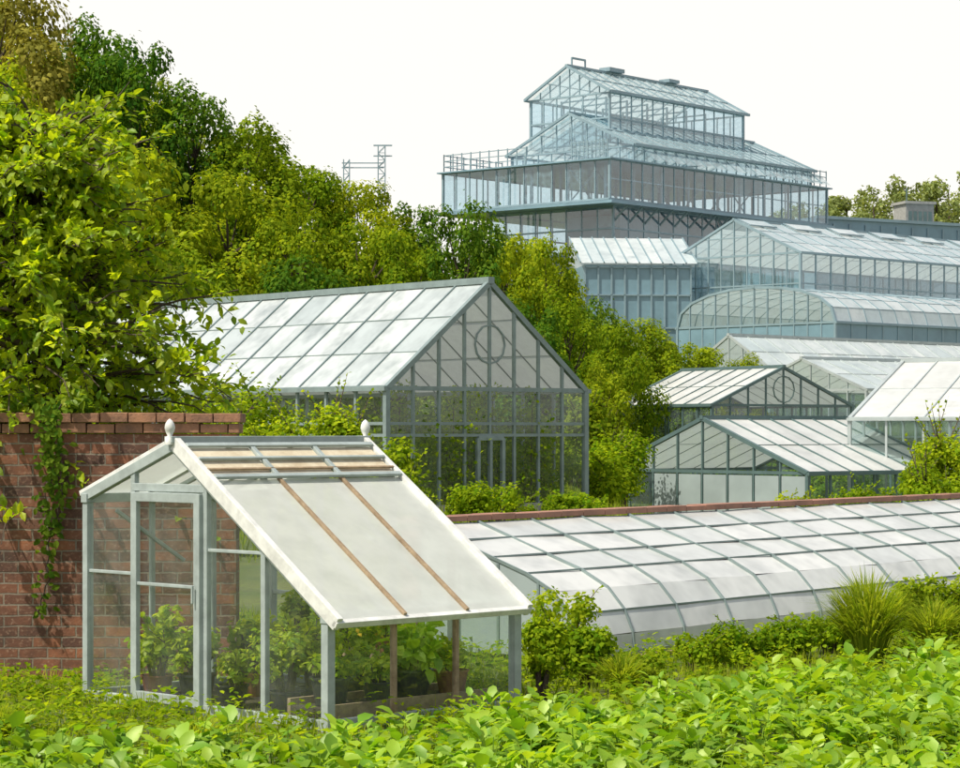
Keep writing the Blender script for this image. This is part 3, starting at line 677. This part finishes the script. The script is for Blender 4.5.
pot(1.95,2.0,.44,.11,.15,'pot',.35,.3,10,.07)
pot(1.95,2.7,.44,.12,.16,'clay',.4,.3,11,.07)
pot(1.3,1.1,.035,.16,.22,'pot',.6,.5,12,.07,500,flowers=7)
pot(1.1,2.3,.035,.16,.22,'clay',.6,.5,13,.08,400)
pot(1.75,.95,.035,.16,.22,'pot',.5,.45,14,.08,350)

# ------------------------------------------------------------------ overhanging tree behind the brick wall
def near_tree():
    global rng; rng=np.random.default_rng(77); ta=TA()
    ta.tube([(0,0,-.3),(.1,.0,1.2),(.0,.1,2.4),(.15,.1,3.6),(.1,0,5.3)],[.16,.13,.11,.07,.03],8,1)
    n=280
    for i in range(n):
        f=rng.random()**.9; z=1.95+4.15*f; a=rng.uniform(0,6.28)
        reach=(2.45-1.2*max(0,(z-3.6)/2.2))*rng.uniform(.4,1)
        st=np.array([.1,.05,z-.5]); d=np.array([math.cos(a),math.sin(a),0])
        rise=rng.uniform(.1,.6); droop=rng.uniform(.2,.9)
        t=np.linspace(0,1,9)[:,None]; wob=np.cumsum(rng.normal(size=(9,3))*.035,0)
        P=st+d*reach*t+np.array([0,0,1])*(rise*1.6*t-droop*reach*.42*t**2.3)+wob
        ta.tube(P,np.linspace(.028,.005,9),4,1)
        for q in range(12):
            k=rng.uniform(.25,1); idx=int(k*8); p=P[idx]; dd=unit(d+.9*sph(1)[0]+np.array([0,0,.15])); ln=rng.uniform(.25,.55)
            tt=np.linspace(0.1,1,8)[:,None]; tp=p+dd*ln*tt+np.array([0,0,-1])*.25*ln*tt**2
            ta.tube(tp[::4],[.006,.004],3,1)
            m=8; dr=unit(dd+1.0*sph(m)+np.array([0,0,-.3])); nr=np.array([-.2,-.2,1.])+.7*sph(m)
            scatter(ta,tp+.01*sph(m),dr,nr,.12*rng.uniform(.6,1.25,m),LEAF_V,LEAF_T)
    o=ta.obj('overhanging_tree',['leaf_near','bark']); o.location=(-4.85,25.7,0)
near_tree()
def ivy():
    global rng; rng=np.random.default_rng(5); ta=TA()
    for s in range(3):
        x=-4.25+rng.uniform(-.10,.12); P=[]; z=2.76; L=[2.1,1.3,.8][s]
        while z>2.76-L: P.append((x,24.05-.02,z)); x+=rng.normal()*.03-.002; z-=.07
        P=np.array(P); P[:,1]-=np.where(P[:,2]>2.45,.09,.0); ta.tube(P,[.008]*len(P),4,1)
        for p in P:
            m=6 if p[2]>1.5 else 4; q=p+rng.normal(size=(m,3))*[.05,.015,.04]-[0,.03,0]
            scatter(ta,q,sph(m)*[1,.2,1]+[0,0,-.5],np.array([0,-1,.3])+.4*sph(m),.08*rng.uniform(.6,1.3,m),LEAF_V,LEAF_T)
    m=500; q=np.stack([rng.uniform(-6.3,-3.8,m),rng.uniform(24.05,24.35,m),2.68+np.abs(rng.normal(size=m))*.08],1)
    scatter(ta,q,sph(m),np.array([0,-.4,1])+.6*sph(m),.09*rng.uniform(.6,1.3,m),LEAF_V,LEAF_T)
    ta.obj('climbing_ivy',['leaf_dark','bark'])
ivy()

# ------------------------------------------------------------------ crop field
def crop():
    global rng; rng=np.random.default_rng(31); ta=TA()
    pos=[]
    while len(pos)<1080:
        X=rng.uniform(-3.8,7.5); Y=rng.uniform(14.0,26.4); lim=18.05+1.08*(X+1.0) if X>-1.0 else 18.05+.12*(X+1.0)
        if Y<lim+.15*math.sin(X*5) and Y<26: pos.append((X,Y))
    for X,Y in pos:
        m=rng.integers(16,25); h=rng.uniform(.16,.40)
        a=rng.uniform(0,6.28,m); rr=rng.uniform(.03,.14,m); el=rng.uniform(.0,.9,m)
        zz=h*rng.uniform(.35,1,m); p=np.stack([X+rr*np.cos(a),Y+rr*np.sin(a),zz],1)
        dr=np.stack([np.cos(a)*np.cos(el),np.sin(a)*np.cos(el),np.sin(el)],1)+.15*sph(m); nr=np.array([0,0,1.])+.4*sph(m)
        sz=rng.uniform(.08,.18,m)*rng.uniform(.8,1.15)
        scatter(ta,p,dr,nr,sz,LEAF_V,LEAF_T,0,sz*rng.uniform(.9,1.15))
        for k in range(0,m,3): ta.tube([(X,Y,-.02),p[k]],[.006,.004],3,0)
    ta.obj('leafy_crop_field',['leaf_crop'],True)
crop()
def grass(name,n,xr,yr,hr,mat,seed,mask,wid=.012):
    global rng; rng=np.random.default_rng(seed); ta=TA()
    X=rng.uniform(*xr,n);Y=rng.uniform(*yr,n); k=mask(X,Y)&(np.sin(X*2.1)*np.sin(Y*1.7+1)+rng.normal(size=n)*.6>-.7); X=X[k];Y=Y[k]; n=len(X)
    p=np.stack([X,Y,H(X,Y)-.01],1); dr=np.array([0,0,1.])+.38*sph(n); h=rng.uniform(*hr,n)*(.7+.5*np.sin(X*1.3+Y)**2)
    scatter(ta,p,dr,sph(n),h,BL_V,BL_T,0,wid*rng.uniform(.7,1.5,n)); return ta.obj(name,[mat])
def inb(X,Y):
    c=math.sqrt(.5); lx=((X+1.258)+(Y-19.87))*c; ly=(-(X+1.258)+(Y-19.87))*c
    bx=(X-1.06)*.625+(Y-25.5)*.78; by=-(X-1.06)*.78+(Y-25.5)*.625
    return ((lx>0)&(lx<2.22)&(ly>0)&(ly<3.36))|((bx>0)&(by>-.1)&(by<2.45))|((X<-2.45)&(Y>24.05)&(Y<24.5))
grass('meadow_grass',60000,(-7,9),(16,33),(.06,.22),'grass',1,lambda X,Y:~inb(X,Y)&~((X>0)&(Y<16+X*.9)))
grass('rough_grass',40000,(-14,30),(45,100),(.2,.55),'grass',3,lambda X,Y:~((X>-22)&(X<2)&(Y>71)),.03)
def weeds():
    global rng; rng=np.random.default_rng(44); ta=TA(); n=3800
    X=rng.uniform(-6,8,n);Y=rng.uniform(16.5,31,n)
    k=~inb(X,Y)&((np.sin(X*1.9+.5)*np.cos(Y*1.3)>-.6)); X=X[k];Y=Y[k]
    for x,y in zip(X,Y):
        m=12; h=rng.uniform(.06,.32); a=rng.uniform(0,6.28,m); p=np.stack([x+.07*rng.normal(size=m),y+.07*rng.normal(size=m),h*rng.uniform(.1,1,m)],1)
        scatter(ta,p,np.stack([np.cos(a),np.sin(a),rng.uniform(0,.8,m)],1),np.array([0,0,1.])+.4*sph(m),.065*rng.uniform(.6,1.6,m),LEAF_V,LEAF_T)
    ta.obj('ground_weeds',['leaf_bush'])
weeds()
def tuft(X,Y,h,r,n,seed,name='tall_grass_tuft'):
    global rng; rng=np.random.default_rng(seed); ta=TA()
    a=rng.uniform(0,6.28,n); q=np.sqrt(rng.random(n)); d=np.stack([np.cos(a)*q,np.sin(a)*q,np.zeros(n)],1)
    base=d*r*.3; hh=h*rng.uniform(.55,1.1,n); jt=.18*r*rng.normal(size=(n,3))*[1,1,.3]
    P0=base; P1=base+d*r*.3+np.array([0,0,1])*(hh*.5)[:,None]; P2=base+d*r*.75+jt*.5+np.array([0,0,1])*(hh*.86*(1-.2*q))[:,None]; P3=base+d*r*1.2+jt+np.array([0,0,1])*(hh*(1.08-.42*q))[:,None]
    s=np.cross(d+.2*sph(n),[0,0,1.]); s=unit(s)*.0065
    V=np.stack([P0-s,P0+s,P1-s,P1+s,P2-s*.8,P2+s*.8,P3],1)
    T=np.array([(0,1,3),(0,3,2),(2,3,5),(2,5,4),(4,5,6)])[None]+(np.arange(n)*7)[:,None,None]
    ta.add(V.reshape(-1,3),T.reshape(-1,3)); o=ta.obj(name,['grass']); o.location=(X,Y,0)
tuft(4.15,25.7,1.0,.48,1500,1); tuft(1.35,22.9,.4,.3,400,2); tuft(-2.2,18.6,.3,.3,400,3); tuft(-3.9,19.5,.3,.35,400,4); tuft(5.2,27.6,.6,.4,700,5)

# ------------------------------------------------------------------ light, sky, camera
sd=Vector((-.42,-.30,.82)).normalized()
sun=bpy.data.lights.new('sun','SUN'); sun.energy=5.0; sun.angle=math.radians(.5); sun.color=(1,.94,.80)
so=link(bpy.data.objects.new('sun',sun)); so.rotation_euler=sd.to_track_quat('Z','Y').to_euler()
wd=bpy.data.worlds.new('World'); scene.world=wd; wd.use_nodes=True; nt=wd.node_tree; nt.nodes.clear()
out=nt.nodes.new('ShaderNodeOutputWorld'); bg=nt.nodes.new('ShaderNodeBackground'); sky=nt.nodes.new('ShaderNodeTexSky')
sky.sky_type='NISHITA'; sky.sun_disc=False; sky.sun_elevation=math.asin(sd.z); sky.sun_rotation=math.atan2(sd.x,sd.y); sky.dust_density=4; sky.air_density=1
bg.inputs[1].default_value=.12
tc=nt.nodes.new('ShaderNodeTexCoord'); sp=nt.nodes.new('ShaderNodeSeparateXYZ'); nt.links.new(tc.outputs['Generated'],sp.inputs[0])
mr=nt.nodes.new('ShaderNodeMapRange'); mr.inputs[1].default_value=.17; mr.inputs[2].default_value=.45; mr.inputs[3].default_value=.98; mr.inputs[4].default_value=.08
mr.interpolation_type='SMOOTHSTEP'; nt.links.new(sp.outputs[2],mr.inputs[0])
col=mixc(nt,mr.outputs[0],sky.outputs[0],(8.8,8.6,8.2)); nt.links.new(col,bg.inputs[0]); nt.links.new(bg.outputs[0],out.inputs[0])
cam=bpy.data.cameras.new('camera'); cam.sensor_width=36; cam.lens=90; cam.shift_y=46/960; cam.clip_start=.5; cam.clip_end=6000
co=link(bpy.data.objects.new('camera',cam)); co.location=(0,0,2.5); co.rotation_euler=(math.radians(90),0,0); scene.camera=co
